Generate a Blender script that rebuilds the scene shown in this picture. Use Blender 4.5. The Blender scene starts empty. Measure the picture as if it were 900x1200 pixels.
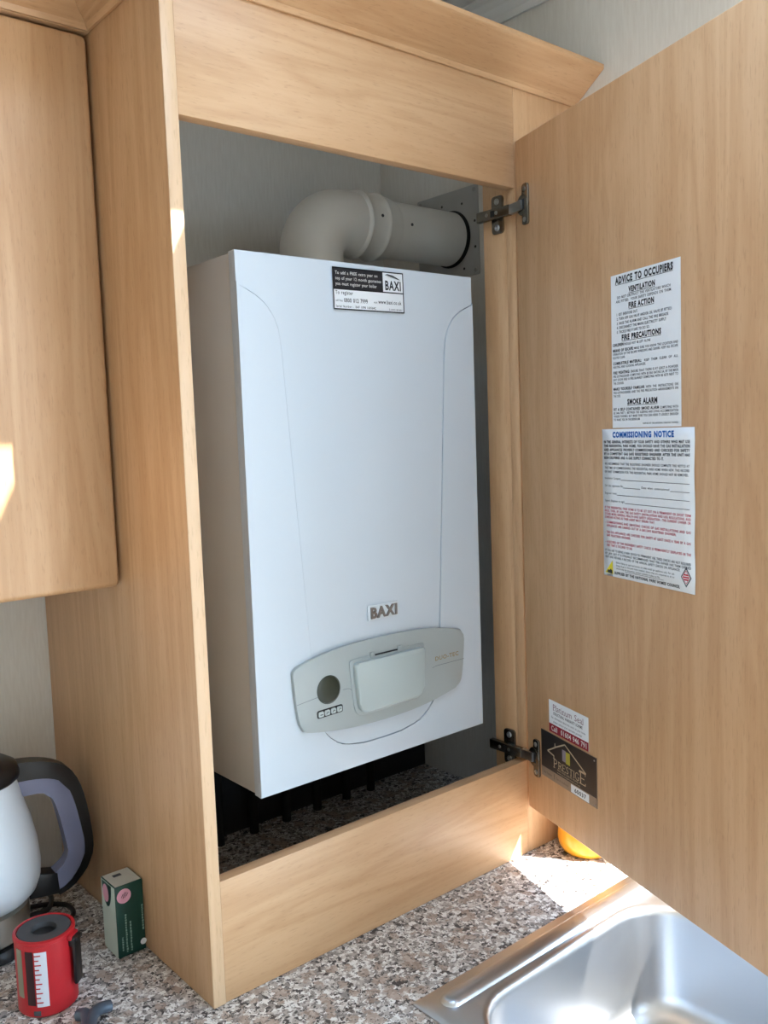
import bpy, bmesh, math, random
from mathutils import Vector, Matrix

random.seed(7)
S = bpy.context.scene
COL = S.collection
V = Vector

# ------------------------------------------------------------------ camera
# world: x along the cabinet front (to the right), y into the wall, z up, z = 0 on the worktop
FPX = 1050.64
cam_d = bpy.data.cameras.new('camera')
cam = bpy.data.objects.new('camera', cam_d)
COL.objects.link(cam)
cam_d.sensor_fit = 'HORIZONTAL'
cam_d.sensor_width = 36.0
cam_d.lens = FPX / 900 * 36.0
cam_d.clip_start = 0.02
yaw, pitch, roll = math.radians(40.1672), math.radians(-5.0970), math.radians(-2.0288)
fw = V((math.sin(yaw) * math.cos(pitch), math.cos(yaw) * math.cos(pitch), math.sin(pitch)))
rt = V((math.cos(yaw), -math.sin(yaw), 0))
up = rt.cross(fw)
rt2 = rt * math.cos(roll) + up * math.sin(roll)
up2 = -rt * math.sin(roll) + up * math.cos(roll)
M = Matrix((rt2, up2, -fw)).transposed().to_4x4()
M.translation = V((-0.535, -0.9847, 0.7273))
cam.matrix_world = M
S.camera = cam

# ------------------------------------------------------------------ sky, sun, exposure
S.view_settings.view_transform = 'Standard'
S.view_settings.look = 'None'
S.view_settings.gamma = 1.0
S.view_settings.use_curve_mapping = False
S.view_settings.exposure = -0.1

world = bpy.data.worlds.new('world')
S.world = world
world.use_nodes = True
wn, wl = world.node_tree.nodes, world.node_tree.links
bg = wn['Background']
tc = wn.new('ShaderNodeTexCoord')
sep = wn.new('ShaderNodeSeparateXYZ')
ramp = wn.new('ShaderNodeValToRGB')
mr = wn.new('ShaderNodeMapRange')
mr.inputs['From Min'].default_value = -1
mr.inputs['From Max'].default_value = 1
wl.new(tc.outputs['Generated'], sep.inputs[0])
wl.new(sep.outputs['Z'], mr.inputs['Value'])
wl.new(mr.outputs[0], ramp.inputs[0])
e = ramp.color_ramp.elements
e[0].position = 0.47; e[0].color = (0.22, 0.22, 0.20, 1)
e[1].position = 1.0; e[1].color = (0.42, 0.64, 1.0, 1)
m = ramp.color_ramp.elements.new(0.53); m.color = (0.62, 0.83, 1.0, 1)
wl.new(ramp.outputs[0], bg.inputs['Color'])
bg.inputs['Strength'].default_value = 16.0

sun_d = bpy.data.lights.new('sun', 'SUN')
sun_d.energy = 34.0
sun_d.angle = math.radians(0.53)
sun_d.color = (1.0, 0.96, 0.90)
sun = bpy.data.objects.new('sun', sun_d)
COL.objects.link(sun)
SUNDIR = V((-0.137, 0.195, -0.268)).normalized()
sun.rotation_euler = SUNDIR.to_track_quat('-Z', 'Y').to_euler()
sun.location = (2, -3, 4)


def portal(name, loc, rot, sx, sy):
    d = bpy.data.lights.new(name, 'AREA')
    d.shape = 'RECTANGLE'; d.size = sx; d.size_y = sy
    d.cycles.is_portal = True
    o = bpy.data.objects.new(name, d); COL.objects.link(o)
    o.location = loc; o.rotation_euler = rot


# room extents
XR, XL, YB, YF, ZF, ZC = 0.752, -1.45, 0.512, -3.0, -0.9, 1.495
W1 = (-0.87, -0.252, 0.13, 0.80)        # right-hand window over the sink: y0,y1,z0,z1
W4 = (-2.85, -1.25, 0.02, 1.40)         # second right-hand window, added towards the camera's back for more sky light
W2 = (0.40, 0.68, -0.85, 1.30)          # window behind the camera: x0,x1,z0,z1
W3 = (-0.05, 0.28, -0.70, -0.365)       # rooflight: x0,x1,y0,y1
portal('portal_side_window', (XR + .06, (W1[0] + W1[1]) / 2, (W1[2] + W1[3]) / 2), (0, math.radians(90), 0), W1[3] - W1[2], W1[1] - W1[0])
portal('portal_added_window', (XR + .06, (W4[0] + W4[1]) / 2, (W4[2] + W4[3]) / 2), (0, math.radians(90), 0), W4[3] - W4[2], W4[1] - W4[0])
portal('portal_front_window', ((W2[0] + W2[1]) / 2, YF - .06, (W2[2] + W2[3]) / 2), (math.radians(90), 0, 0), W2[1] - W2[0], W2[3] - W2[2])
portal('portal_rooflight', ((W3[0] + W3[1]) / 2, (W3[2] + W3[3]) / 2, ZC + .06), (0, 0, 0), W3[1] - W3[0], W3[3] - W3[2])


# ------------------------------------------------------------------ materials
def srgb(r, g, b):
    def f(c):
        c /= 255
        return c / 12.92 if c <= .04045 else ((c + .055) / 1.055) ** 2.4
    return (f(r), f(g), f(b), 1)


def mat(name, col, rough=.5, metal=0.0, spec=.5, coat=0.0, trans=0.0, sss=0.0, var=0.0, vscale=30, bump=0.0, bscale=200):
    m = bpy.data.materials.new(name)
    m.use_nodes = True
    n, l = m.node_tree.nodes, m.node_tree.links
    b = n['Principled BSDF']
    b.inputs['Base Color'].default_value = col
    b.inputs['Roughness'].default_value = rough
    b.inputs['Metallic'].default_value = metal
    b.inputs['Specular IOR Level'].default_value = spec
    b.inputs['Coat Weight'].default_value = coat
    b.inputs['Transmission Weight'].default_value = trans
    if sss:
        b.inputs['Subsurface Weight'].default_value = sss
        b.inputs['Subsurface Radius'].default_value = (.02, .012, .006)
    t = n.new('ShaderNodeTexCoord')
    if var:
        no = n.new('ShaderNodeTexNoise'); no.inputs['Scale'].default_value = vscale
        no.inputs['Detail'].default_value = 4
        l.new(t.outputs['Object'], no.inputs['Vector'])
        r = n.new('ShaderNodeValToRGB')
        r.color_ramp.elements[0].position = .3; r.color_ramp.elements[1].position = .7
        r.color_ramp.elements[0].color = tuple(c * (1 - var) for c in col[:3]) + (1,)
        r.color_ramp.elements[1].color = tuple(min(1, c * (1 + var)) for c in col[:3]) + (1,)
        l.new(no.outputs['Fac'], r.inputs[0]); l.new(r.outputs[0], b.inputs['Base Color'])
    if bump:
        no2 = n.new('ShaderNodeTexNoise'); no2.inputs['Scale'].default_value = bscale
        l.new(t.outputs['Object'], no2.inputs['Vector'])
        bp = n.new('ShaderNodeBump'); bp.inputs['Strength'].default_value = bump
        bp.inputs['Distance'].default_value = .001
        l.new(no2.outputs['Fac'], bp.inputs['Height']); l.new(bp.outputs[0], b.inputs['Normal'])
    return m


def wood(name, axis, c0, c1, c2, rough=.42, off=(0, 0, 0)):
    """beech laminate: long grain along `axis`, short dark flecks, broad cathedral figure"""
    m = bpy.data.materials.new(name)
    m.use_nodes = True
    n, l = m.node_tree.nodes, m.node_tree.links
    b = n['Principled BSDF']
    t = n.new('ShaderNodeTexCoord')
    mp = n.new('ShaderNodeMapping')
    sc = [9.0, 9.0, 9.0]; sc['xyz'.index(axis)] = 0.9
    mp.inputs['Scale'].default_value = sc
    mp.inputs['Location'].default_value = off
    l.new(t.outputs['Object'], mp.inputs['Vector'])
    n1 = n.new('ShaderNodeTexNoise'); n1.inputs['Scale'].default_value = 1.6
    n1.inputs['Detail'].default_value = 3; n1.inputs['Distortion'].default_value = 1.4
    l.new(mp.outputs[0], n1.inputs['Vector'])
    # rings drawn from the noise field give the cathedral lines
    mu = n.new('ShaderNodeMath'); mu.operation = 'MULTIPLY'; mu.inputs[1].default_value = 7.0
    fr = n.new('ShaderNodeMath'); fr.operation = 'PINGPONG'; fr.inputs[1].default_value = 1.0
    l.new(n1.outputs['Fac'], mu.inputs[0]); l.new(mu.outputs[0], fr.inputs[0])
    mp2 = n.new('ShaderNodeMapping')
    s2 = [190.0, 190.0, 190.0]; s2['xyz'.index(axis)] = 7.0
    mp2.inputs['Scale'].default_value = s2
    l.new(t.outputs['Object'], mp2.inputs['Vector'])
    n2 = n.new('ShaderNodeTexNoise'); n2.inputs['Scale'].default_value = 1.0; n2.inputs['Detail'].default_value = 5
    l.new(mp2.outputs[0], n2.inputs['Vector'])
    mp3 = n.new('ShaderNodeMapping')
    s3 = [420.0, 420.0, 420.0]; s3['xyz'.index(axis)] = 60.0
    mp3.inputs['Scale'].default_value = s3
    l.new(t.outputs['Object'], mp3.inputs['Vector'])
    n3 = n.new('ShaderNodeTexNoise'); n3.inputs['Scale'].default_value = 1.0; n3.inputs['Detail'].default_value = 2
    l.new(mp3.outputs[0], n3.inputs['Vector'])
    a1 = n.new('ShaderNodeMath'); a1.operation = 'MULTIPLY_ADD'; a1.inputs[1].default_value = .26
    l.new(fr.outputs[0], a1.inputs[0])
    a2 = n.new('ShaderNodeMath'); a2.operation = 'MULTIPLY'; a2.inputs[1].default_value = .40
    l.new(n2.outputs['Fac'], a2.inputs[0]); l.new(a2.outputs[0], a1.inputs[2])
    r = n.new('ShaderNodeValToRGB')
    r.color_ramp.elements[0].position = .22; r.color_ramp.elements[0].color = c0
    r.color_ramp.elements[1].position = .84; r.color_ramp.elements[1].color = c2
    q = r.color_ramp.elements.new(.48); q.color = c1
    # staves: strips of slightly different tone
    sp = n.new('ShaderNodeVectorMath'); sp.operation = 'DOT_PRODUCT'
    sp.inputs[1].default_value = (0, 0, 9.0) if axis == 'x' else (8.3, 9.1, 0)
    l.new(t.outputs['Object'], sp.inputs[0])
    fl_ = n.new('ShaderNodeMath'); fl_.operation = 'FLOOR'
    l.new(sp.outputs['Value'], fl_.inputs[0])
    wh = n.new('ShaderNodeTexWhiteNoise'); wh.noise_dimensions = '1D'
    l.new(fl_.outputs[0], wh.inputs['W'])
    a3 = n.new('ShaderNodeMath'); a3.operation = 'MULTIPLY_ADD'; a3.inputs[1].default_value = .12
    l.new(wh.outputs['Value'], a3.inputs[0]); l.new(a1.outputs[0], a3.inputs[2])
    l.new(a3.outputs[0], r.inputs[0])
    # darker flecks
    r2 = n.new('ShaderNodeValToRGB')
    r2.color_ramp.elements[0].position = .30; r2.color_ramp.elements[0].color = (.82, .78, .74, 1)
    r2.color_ramp.elements[1].position = .42; r2.color_ramp.elements[1].color = (1, 1, 1, 1)
    l.new(n3.outputs['Fac'], r2.inputs[0])
    mx = n.new('ShaderNodeMix'); mx.data_type = 'RGBA'; mx.blend_type = 'MULTIPLY'
    mx.inputs['Factor'].default_value = .6
    l.new(r.outputs[0], mx.inputs['A']); l.new(r2.outputs[0], mx.inputs['B'])
    l.new(mx.outputs['Result'], b.inputs['Base Color'])
    b.inputs['Roughness'].default_value = rough
    bp = n.new('ShaderNodeBump'); bp.inputs['Strength'].default_value = .08; bp.inputs['Distance'].default_value = .0006
    l.new(n2.outputs['Fac'], bp.inputs['Height']); l.new(bp.outputs[0], b.inputs['Normal'])
    return m


BW = (srgb(192, 150, 109), srgb(203, 163, 123), srgb(211, 173, 134))
WZ = wood('beech_vertical', 'z', *BW)
WZ2 = wood('beech_door', 'z', *BW, off=(3.1, 1.7, .4))
WE = wood('beech_edge_band', 'z', srgb(210, 175, 138), srgb(216, 182, 146), srgb(221, 189, 153))
WX = wood('beech_horizontal', 'x', *BW)
WY = wood('beech_depth', 'y', *BW)


def granite():
    m = bpy.data.materials.new('granite_laminate')
    m.use_nodes = True
    n, l = m.node_tree.nodes, m.node_tree.links
    b = n['Principled BSDF']
    t = n.new('ShaderNodeTexCoord')
    dn = n.new('ShaderNodeTexNoise'); dn.inputs['Scale'].default_value = 160; dn.inputs['Detail'].default_value = 2
    l.new(t.outputs['Object'], dn.inputs['Vector'])
    mixv = n.new('ShaderNodeMix'); mixv.data_type = 'VECTOR'; mixv.inputs['Factor'].default_value = .012
    l.new(t.outputs['Object'], mixv.inputs['A']); l.new(dn.outputs['Color'], mixv.inputs['B'])
    # mid-size crystals: random value per cell
    v1 = n.new('ShaderNodeTexVoronoi'); v1.inputs['Scale'].default_value = 200
    l.new(mixv.outputs['Result'], v1.inputs['Vector'])
    s1 = n.new('ShaderNodeSeparateColor'); l.new(v1.outputs['Color'], s1.inputs[0])
    r1 = n.new('ShaderNodeValToRGB'); r1.color_ramp.interpolation = 'CONSTANT'
    els = r1.color_ramp.elements
    els[0].position = 0; els[0].color = srgb(66, 62, 62)
    els[1].position = .12; els[1].color = srgb(146, 140, 136)
    for p, c in ((.32, (182, 175, 169)), (.54, (214, 210, 205)), (.76, (238, 237, 234))):
        q = els.new(p); q.color = srgb(*c)
    l.new(s1.outputs[0], r1.inputs[0])
    # larger brownish-pink grains
    v2 = n.new('ShaderNodeTexVoronoi'); v2.inputs['Scale'].default_value = 78
    l.new(mixv.outputs['Result'], v2.inputs['Vector'])
    s2 = n.new('ShaderNodeSeparateColor'); l.new(v2.outputs['Color'], s2.inputs[0])
    r2 = n.new('ShaderNodeValToRGB'); r2.color_ramp.interpolation = 'CONSTANT'
    r2.color_ramp.elements[0].position = 0; r2.color_ramp.elements[0].color = (0, 0, 0, 1)
    r2.color_ramp.elements[1].position = .80; r2.color_ramp.elements[1].color = (.75, .75, .75, 1)
    l.new(s2.outputs[1], r2.inputs[0])
    mx = n.new('ShaderNodeMix'); mx.data_type = 'RGBA'
    l.new(r2.outputs[0], mx.inputs['Factor']); l.new(r1.outputs[0], mx.inputs['A'])
    mx.inputs['B'].default_value = srgb(172, 152, 138)
    # fine black and white specks
    v3 = n.new('ShaderNodeTexVoronoi'); v3.inputs['Scale'].default_value = 420
    l.new(mixv.outputs['Result'], v3.inputs['Vector'])
    s3 = n.new('ShaderNodeSeparateColor'); l.new(v3.outputs['Color'], s3.inputs[0])
    r3 = n.new('ShaderNodeValToRGB'); r3.color_ramp.interpolation = 'CONSTANT'
    r3.color_ramp.elements[0].position = 0; r3.color_ramp.elements[0].color = (.85, .85, .85, 1)
    r3.color_ramp.elements[1].position = .11; r3.color_ramp.elements[1].color = (0, 0, 0, 1)
    l.new(s3.outputs[2], r3.inputs[0])
    mx2 = n.new('ShaderNodeMix'); mx2.data_type = 'RGBA'
    l.new(r3.outputs[0], mx2.inputs['Factor']); l.new(mx.outputs['Result'], mx2.inputs['A'])
    mx2.inputs['B'].default_value = srgb(50, 46, 46)
    l.new(mx2.outputs['Result'], b.inputs['Base Color'])
    b.inputs['Roughness'].default_value = .38
    return m


def wallpaper(name, ca, cb):
    m = bpy.data.materials.new(name)
    m.use_nodes = True
    n, l = m.node_tree.nodes, m.node_tree.links
    b = n['Principled BSDF']
    t = n.new('ShaderNodeTexCoord')
    mp = n.new('ShaderNodeMapping'); mp.inputs['Scale'].default_value = (260, 260, 28)
    l.new(t.outputs['Object'], mp.inputs['Vector'])
    no = n.new('ShaderNodeTexNoise'); no.inputs['Scale'].default_value = 1; no.inputs['Detail'].default_value = 3
    l.new(mp.outputs[0], no.inputs['Vector'])
    r = n.new('ShaderNodeValToRGB')
    r.color_ramp.elements[0].position = .3; r.color_ramp.elements[0].color = ca
    r.color_ramp.elements[1].position = .7; r.color_ramp.elements[1].color = cb
    l.new(no.outputs['Fac'], r.inputs[0]); l.new(r.outputs[0], b.inputs['Base Color'])
    bp = n.new('ShaderNodeBump'); bp.inputs['Strength'].default_value = .16; bp.inputs['Distance'].default_value = .001
    l.new(no.outputs['Fac'], bp.inputs['Height']); l.new(bp.outputs[0], b.inputs['Normal'])
    b.inputs['Roughness'].default_value = .8
    return m


def brushed(name, col, rough, axis='x'):
    m = bpy.data.materials.new(name)
    m.use_nodes = True
    n, l = m.node_tree.nodes, m.node_tree.links
    b = n['Principled BSDF']
    b.inputs['Base Color'].default_value = col
    b.inputs['Metallic'].default_value = 1
    t = n.new('ShaderNodeTexCoord')
    mp = n.new('ShaderNodeMapping')
    s = [900.0, 900.0, 900.0]; s['xyz'.index(axis)] = 12
    mp.inputs['Scale'].default_value = s
    l.new(t.outputs['Object'], mp.inputs['Vector'])
    no = n.new('ShaderNodeTexNoise'); no.inputs['Scale'].default_value = 1; no.inputs['Detail'].default_value = 2
    l.new(mp.outputs[0], no.inputs['Vector'])
    mr = n.new('ShaderNodeMapRange'); mr.inputs['To Min'].default_value = rough - .05; mr.inputs['To Max'].default_value = rough + .07
    l.new(no.outputs['Fac'], mr.inputs['Value']); l.new(mr.outputs[0], b.inputs['Roughness'])
    bp = n.new('ShaderNodeBump'); bp.inputs['Strength'].default_value = .04; bp.inputs['Distance'].default_value = .0003
    l.new(no.outputs['Fac'], bp.inputs['Height']); l.new(bp.outputs[0], b.inputs['Normal'])
    return m


GRANITE = granite()
WALL = wallpaper('wall_paper', srgb(219, 214, 205), srgb(227, 223, 215))
CEIL = mat('ceiling_board', srgb(218, 216, 212), .9, var=.06, vscale=90, bump=.5, bscale=260)
TRIM = mat('white_trim', srgb(222, 222, 220), .5, var=.01)
FLOORM = mat('floor_vinyl', srgb(196, 188, 176), .6, var=.08, vscale=6)
BOIL = mat('boiler_white', srgb(206, 216, 225), .22, coat=.3, var=.008, vscale=4)  # white, with cool sky light put into the colour
BOILS = mat('boiler_white_warm_bounce', srgb(206, 202, 194), .30, var=.01, vscale=5)  # same white as the cover, warm bounce light put into the colour
PANEL = mat('panel_grey', srgb(168, 176, 176), .34, var=.012, vscale=10)
PANELL = mat('panel_lid', srgb(180, 192, 192), .30, var=.012, vscale=10)
GROOVE = mat('panel_line', srgb(120, 125, 128), .5)
LCD = mat('display_glass', srgb(44, 50, 36), .42, coat=.1, var=.1, vscale=60)
BLK = mat('black_plastic', srgb(20, 20, 22), .35, var=.15)
RUBBER = mat('black_rubber', srgb(16, 16, 17), .7, var=.15)
FLUE = mat('flue_white', srgb(232, 232, 228), .35, var=.015, vscale=8)
PLATE = mat('flue_plate_grey', srgb(178, 178, 176), .5, metal=.15, var=.05, vscale=20)
SCREW = mat('screw_steel', srgb(170, 170, 168), .3, metal=1, var=.05)
NICKEL = mat('hinge_nickel', srgb(132, 128, 120), .26, metal=1, var=.06, vscale=60)
STEEL = brushed('sink_steel', srgb(200, 203, 207), .34, 'x')
STEELK = brushed('kettle_steel', srgb(205, 200, 190), .3, 'z')
PAPER = mat('notice_paper', srgb(232, 235, 238), .55, var=.012, vscale=14)
INK = mat('ink_black', srgb(28, 28, 34), .6)
INKG = mat('ink_grey', srgb(62, 64, 72), .6)
INKB = mat('ink_blue', srgb(20, 104, 186), .6)
INKR = mat('ink_red', srgb(196, 48, 72), .6)
MAROON = mat('ink_maroon', srgb(140, 14, 40), .5)
INKW = mat('ink_white', srgb(230, 230, 226), .5)
CREAM = mat('ink_champagne', srgb(196, 182, 156), .45, metal=.2)
YELL = mat('ink_yellow', srgb(226, 208, 40), .5)
LILAC = mat('ink_lilac', srgb(140, 132, 146), .5)
PLAQUE = mat('plaque_black', srgb(36, 32, 32), .4, var=.05)
PLAQG = mat('plaque_bronze', srgb(150, 134, 118), .4, metal=.3, var=.06, vscale=40)
BADGE = mat('badge_clear', srgb(214, 222, 228), .15, coat=.5)
BADGEL = mat('badge_letters', srgb(140, 134, 130), .3, metal=.5)
KETW = mat('kettle_white', srgb(206, 212, 218), .32, var=.012, vscale=8)
KETH = mat('kettle_handle_grey', srgb(122, 126, 154), .35, var=.03)
RED = mat('tool_red', srgb(178, 28, 36), .42, var=.05, vscale=40, bump=.1)
DGREY = mat('tool_grey', srgb(70, 72, 76), .6, var=.08, vscale=60)
SLATE = mat('tool_slate', srgb(78, 90, 104), .4, metal=.3, var=.1, vscale=60)
SCALEW = mat('scale_white', srgb(205, 206, 214), .5)
SAGE = mat('strip_sage', srgb(132, 130, 112), .5)
GREEN = mat('carton_green', srgb(8, 58, 48), .45, var=.08, vscale=30)
PALE = mat('carton_pale', srgb(196, 208, 196), .5, var=.05, vscale=20)
CTOP = mat('carton_top', srgb(196, 196, 188), .5, var=.05, vscale=20)
PINK = mat('carton_pink', srgb(222, 160, 178), .5)
AMBER = mat('amber_plastic', srgb(236, 166, 40), .3, coat=.3, sss=.25, var=.05, vscale=20)


# ------------------------------------------------------------------ mesh helpers
def frame(o, u, v):
    """matrix with x->u, y->v, z->u x v, origin o"""
    u, v = V(u).normalized(), V(v).normalized()
    w = u.cross(v)
    m = Matrix((u, v, w)).transposed().to_4x4()
    m.translation = V(o)
    return m


class MB:
    def __init__(self):
        self.bm = bmesh.new()

    def _bev(self, faces, w, seg=2):
        ed = set()
        for f in faces:
            for e_ in f.edges:
                ed.add(e_)
        if w > 0:
            bmesh.ops.bevel(self.bm, geom=list(ed), offset=w, segments=seg, profile=.5, affect='EDGES', clamp_overlap=True)

    def box(self, x0, x1, y0, y1, z0, z1, bevel=0.0, Mx=None, seg=2):
        vs = [self.bm.verts.new(c) for c in ((x0, y0, z0), (x1, y0, z0), (x1, y1, z0), (x0, y1, z0), (x0, y0, z1), (x1, y0, z1), (x1, y1, z1), (x0, y1, z1))]
        if Mx is not None:
            for v in vs:
                v.co = Mx @ v.co
        fs = [self.bm.faces.new([vs[i] for i in q]) for q in ((3, 2, 1, 0), (4, 5, 6, 7), (0, 1, 5, 4), (1, 2, 6, 5), (2, 3, 7, 6), (3, 0, 4, 7))]
        if Mx is not None and Mx.determinant() < 0:
            for f in fs: f.normal_flip()
        self._bev(fs, bevel, seg)
        return self

    def prism(self, pts, d0, d1, Mx=None, bevel=0.0, seg=2, front_only=False):
        """2-D outline in the frame's xy plane, extruded from z=d0 to z=d1"""
        a = [self.bm.verts.new((x, y, d0)) for x, y in pts]
        b = [self.bm.verts.new((x, y, d1)) for x, y in pts]
        if Mx is not None:
            for v in a + b: v.co = Mx @ v.co
        area = sum(pts[i][0] * pts[(i + 1) % len(pts)][1] - pts[(i + 1) % len(pts)][0] * pts[i][1] for i in range(len(pts)))
        n = len(pts)
        if area < 0:
            a.reverse(); b.reverse()
        cap = self.bm.faces.new(b)
        bot = self.bm.faces.new(list(reversed(a)))
        for i in range(n):
            self.bm.faces.new((a[i], a[(i + 1) % n], b[(i + 1) % n], b[i]))
        if bevel:
            bmesh.ops.bevel(self.bm, geom=list(cap.edges), offset=bevel, segments=seg, profile=.5, affect='EDGES', clamp_overlap=True)
        return self

    def loft(self, loops, close=True, cap0=False, cap1=False):
        rows = [[self.bm.verts.new(p) for p in lp] for lp in loops]
        n = len(rows[0])
        for a, b in zip(rows, rows[1:]):
            for i in range(n if close else n - 1):
                j = (i + 1) % n
                try: self.bm.faces.new((a[i], a[j], b[j], b[i]))
                except ValueError: pass
        if cap0: self.bm.faces.new(list(reversed(rows[0])))
        if cap1: self.bm.faces.new(rows[-1])
        return self

    def lathe(self, prof, c=(0, 0, 0), seg=40, Mx=None, cap0=True, cap1=True):
        loops = []
        for r, z in prof:
            lp = []
            for i in range(seg):
                a = 2 * math.pi * i / seg
                p = V((r * math.cos(a), r * math.sin(a), z))
                lp.append((Mx @ p) if Mx is not None else p + V(c))
            loops.append(lp)
        return self.loft(loops, True, cap0, cap1)

    def tube(self, path, rad, seg=12, caps=True):
        path = [V(p) for p in path]
        n = len(path)
        rads = rad if isinstance(rad, (list, tuple)) else [rad] * n
        t0 = (path[1] - path[0]).normalized()
        ref = V((0, 0, 1)) if abs(t0.z) < .9 else V((0, 1, 0))
        nn = (ref - t0 * ref.dot(t0)).normalized()
        loops = []
        for i in range(n):
            if i == 0: t = path[1] - path[0]
            elif i == n - 1: t = path[-1] - path[-2]
            else: t = path[i + 1] - path[i - 1]
            t.normalize()
            nn = (nn - t * nn.dot(t)).normalized()
            bb = t.cross(nn)
            loops.append([path[i] + (nn * math.cos(2 * math.pi * k / seg) + bb * math.sin(2 * math.pi * k / seg)) * rads[i] for k in range(seg)])
        return self.loft(loops, True, caps, caps)

    def build(self, name, material, parent=None, smooth=35, kind=None):
        bm = self.bm
        bmesh.ops.recalc_face_normals(bm, faces=bm.faces)
        me = bpy.data.meshes.new(name)
        off = V((0, 0, 0))
        p = parent
        while p is not None:
            off += p.location
            p = p.parent
        if off.length:
            bmesh.ops.translate(bm, verts=bm.verts, vec=-off)
        bm.to_mesh(me); bm.free()
        if smooth:
            me.shade_smooth()
            try: me.set_sharp_from_angle(angle=math.radians(smooth))
            except Exception: pass
        me.materials.append(material)
        o = bpy.data.objects.new(name, me)
        COL.objects.link(o)
        if parent is not None: o.parent = parent
        if kind: o['kind'] = kind
        return o


def tag(o, label, cat, group=None):
    o['label'] = label; o['category'] = cat
    if group: o['group'] = group
    return o


def thing(name, loc, label, cat, group=None):
    o = bpy.data.objects.new(name, None)
    o.empty_display_size = .05
    o.location = loc
    COL.objects.link(o)
    return tag(o, label, cat, group)


def rrect(x0, x1, y0, y1, r, n=6):
    pts = []
    for cx, cy, a0 in ((x1 - r, y1 - r, 0), (x0 + r, y1 - r, 90), (x0 + r, y0 + r, 180), (x1 - r, y0 + r, 270)):
        for i in range(n + 1):
            a = math.radians(a0 + 90 * i / n)
            pts.append((cx + r * math.cos(a), cy + r * math.sin(a)))
    return pts


def circle(cx, cy, r, n=32):
    return [(cx + r * math.cos(2 * math.pi * i / n), cy + r * math.sin(2 * math.pi * i / n)) for i in range(n)]


_font_cache = {}


def text_geo(s, bold):
    """2-D outline triangles of a line of text in the built-in font"""
    k = (s, bold)
    if k in _font_cache: return _font_cache[k]
    cu = bpy.data.curves.new('lettering_source', 'FONT')
    cu.body = s
    cu.resolution_u = 2
    cu.offset = bold
    cu.space_character = 1.0 + bold * 2.2 + .06
    cu.space_word = 1.35
    ob = bpy.data.objects.new('lettering_source', cu)
    COL.objects.link(ob)
    dg = bpy.context.evaluated_depsgraph_get()
    me = bpy.data.meshes.new_from_object(ob.evaluated_get(dg))
    vs = [v.co.copy() for v in me.vertices]
    fs = [tuple(p.vertices) for p in me.polygons]
    bpy.data.meshes.remove(me)
    bpy.data.objects.remove(ob); bpy.data.curves.remove(cu)
    xs = [v.x for v in vs]
    r = (vs, fs, min(xs), max(xs))
    _font_cache[k] = r
    return r


class Print(MB):
    """flat print on a surface frame: x right, y up, z out of the surface, metres"""
    def __init__(self, Mx, lift=.0003):
        super().__init__()
        self.Mx = Mx; self.lift = lift

    def text(self, s, x0, x1, base, cap, bold=0.0, align='fit'):
        vs, fs, a, b = text_geo(s, bold)
        k = cap / .70
        w = (b - a) * k
        kx = (x1 - x0) / (b - a) if align == 'fit' else k
        if align == 'c': x0 = (x0 + x1 - w) / 2
        nv = [self.bm.verts.new(self.Mx @ V((x0 + (v.x - a) * kx, base + v.y * k, self.lift))) for v in vs]
        for f in fs:
            try: self.bm.faces.new([nv[i] for i in f])
            except ValueError: pass
        return self

    def poly(self, pts, lift=None):
        vs = [self.bm.verts.new(self.Mx @ V((x, y, lift or self.lift))) for x, y in pts]
        area = sum(pts[i][0] * pts[(i + 1) % len(pts)][1] - pts[(i + 1) % len(pts)][0] * pts[i][1] for i in range(len(pts)))
        if area < 0: vs.reverse()
        self.bm.faces.new(vs)
        return self

    def rect(self, x0, x1, y0, y1, lift=None):
        return self.poly([(x0, y0), (x1, y0), (x1, y1), (x0, y1)], lift)

    def line(self, p, q, w, lift=None):
        p, q = V(p), V(q)
        d = (q - p).normalized(); n = V((-d.y, d.x)) * w / 2
        return self.poly([p - n, q - n, q + n, p + n], lift)

    def build(self, name, material, parent=None, smooth=0, kind=None):
        bm = self.bm
        me = bpy.data.meshes.new(name)
        off = V((0, 0, 0)); p = parent
        while p is not None:
            off += p.location; p = p.parent
        if off.length: bmesh.ops.translate(bm, verts=bm.verts, vec=-off)
        bm.to_mesh(me); bm.free()
        me.materials.append(material)
        o = bpy.data.objects.new(name, me); COL.objects.link(o)
        if parent is not None: o.parent = parent
        return o


def struct(name, mb, material, parent=None):
    o = mb.build(name, material, parent, smooth=0)
    o['kind'] = 'structure'
    return o


# ------------------------------------------------------------------ the room
T = .12
struct('floor', MB().box(XL - T, XR + T, YF - T, YB + T, ZF - T, ZF), FLOORM)
struct('wall_back', MB().box(XL, XR, YB, YB + T, ZF, ZC), WALL)
struct('wall_left', MB().box(XL - T, XL, YF - T, YB + T, ZF, ZC), WALL)
w = MB()
w.box(XR, XR + T, W1[1], YB + T, ZF, ZC)
w.box(XR, XR + T, W4[1], W1[0], ZF, ZC)
w.box(XR, XR + T, YF - T, W4[0], ZF, ZC)
w.box(XR, XR + T, W4[0], W4[1], ZF, W4[2])
w.box(XR, XR + T, W4[0], W4[1], W4[3], ZC)
w.box(XR, XR + T, W1[0], W1[1], ZF, W1[2])
w.box(XR, XR + T, W1[0], W1[1], W1[3], ZC)
struct('wall_right', w, WALL)
w = MB()
w.box(XL, W2[0], YF - T, YF, ZF, ZC)
w.box(W2[1], XR, YF - T, YF, ZF, ZC)
w.box(W2[0], W2[1], YF - T, YF, ZF, W2[2])
w.box(W2[0], W2[1], YF - T, YF, W2[3], ZC)
struct('wall_front', w, WALL)
w = MB()
w.box(XL - T, W3[0], YF - T, YB + T, ZC, ZC + .02)
w.box(W3[1], XR + T, YF - T, YB + T, ZC, ZC + .02)
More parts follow.
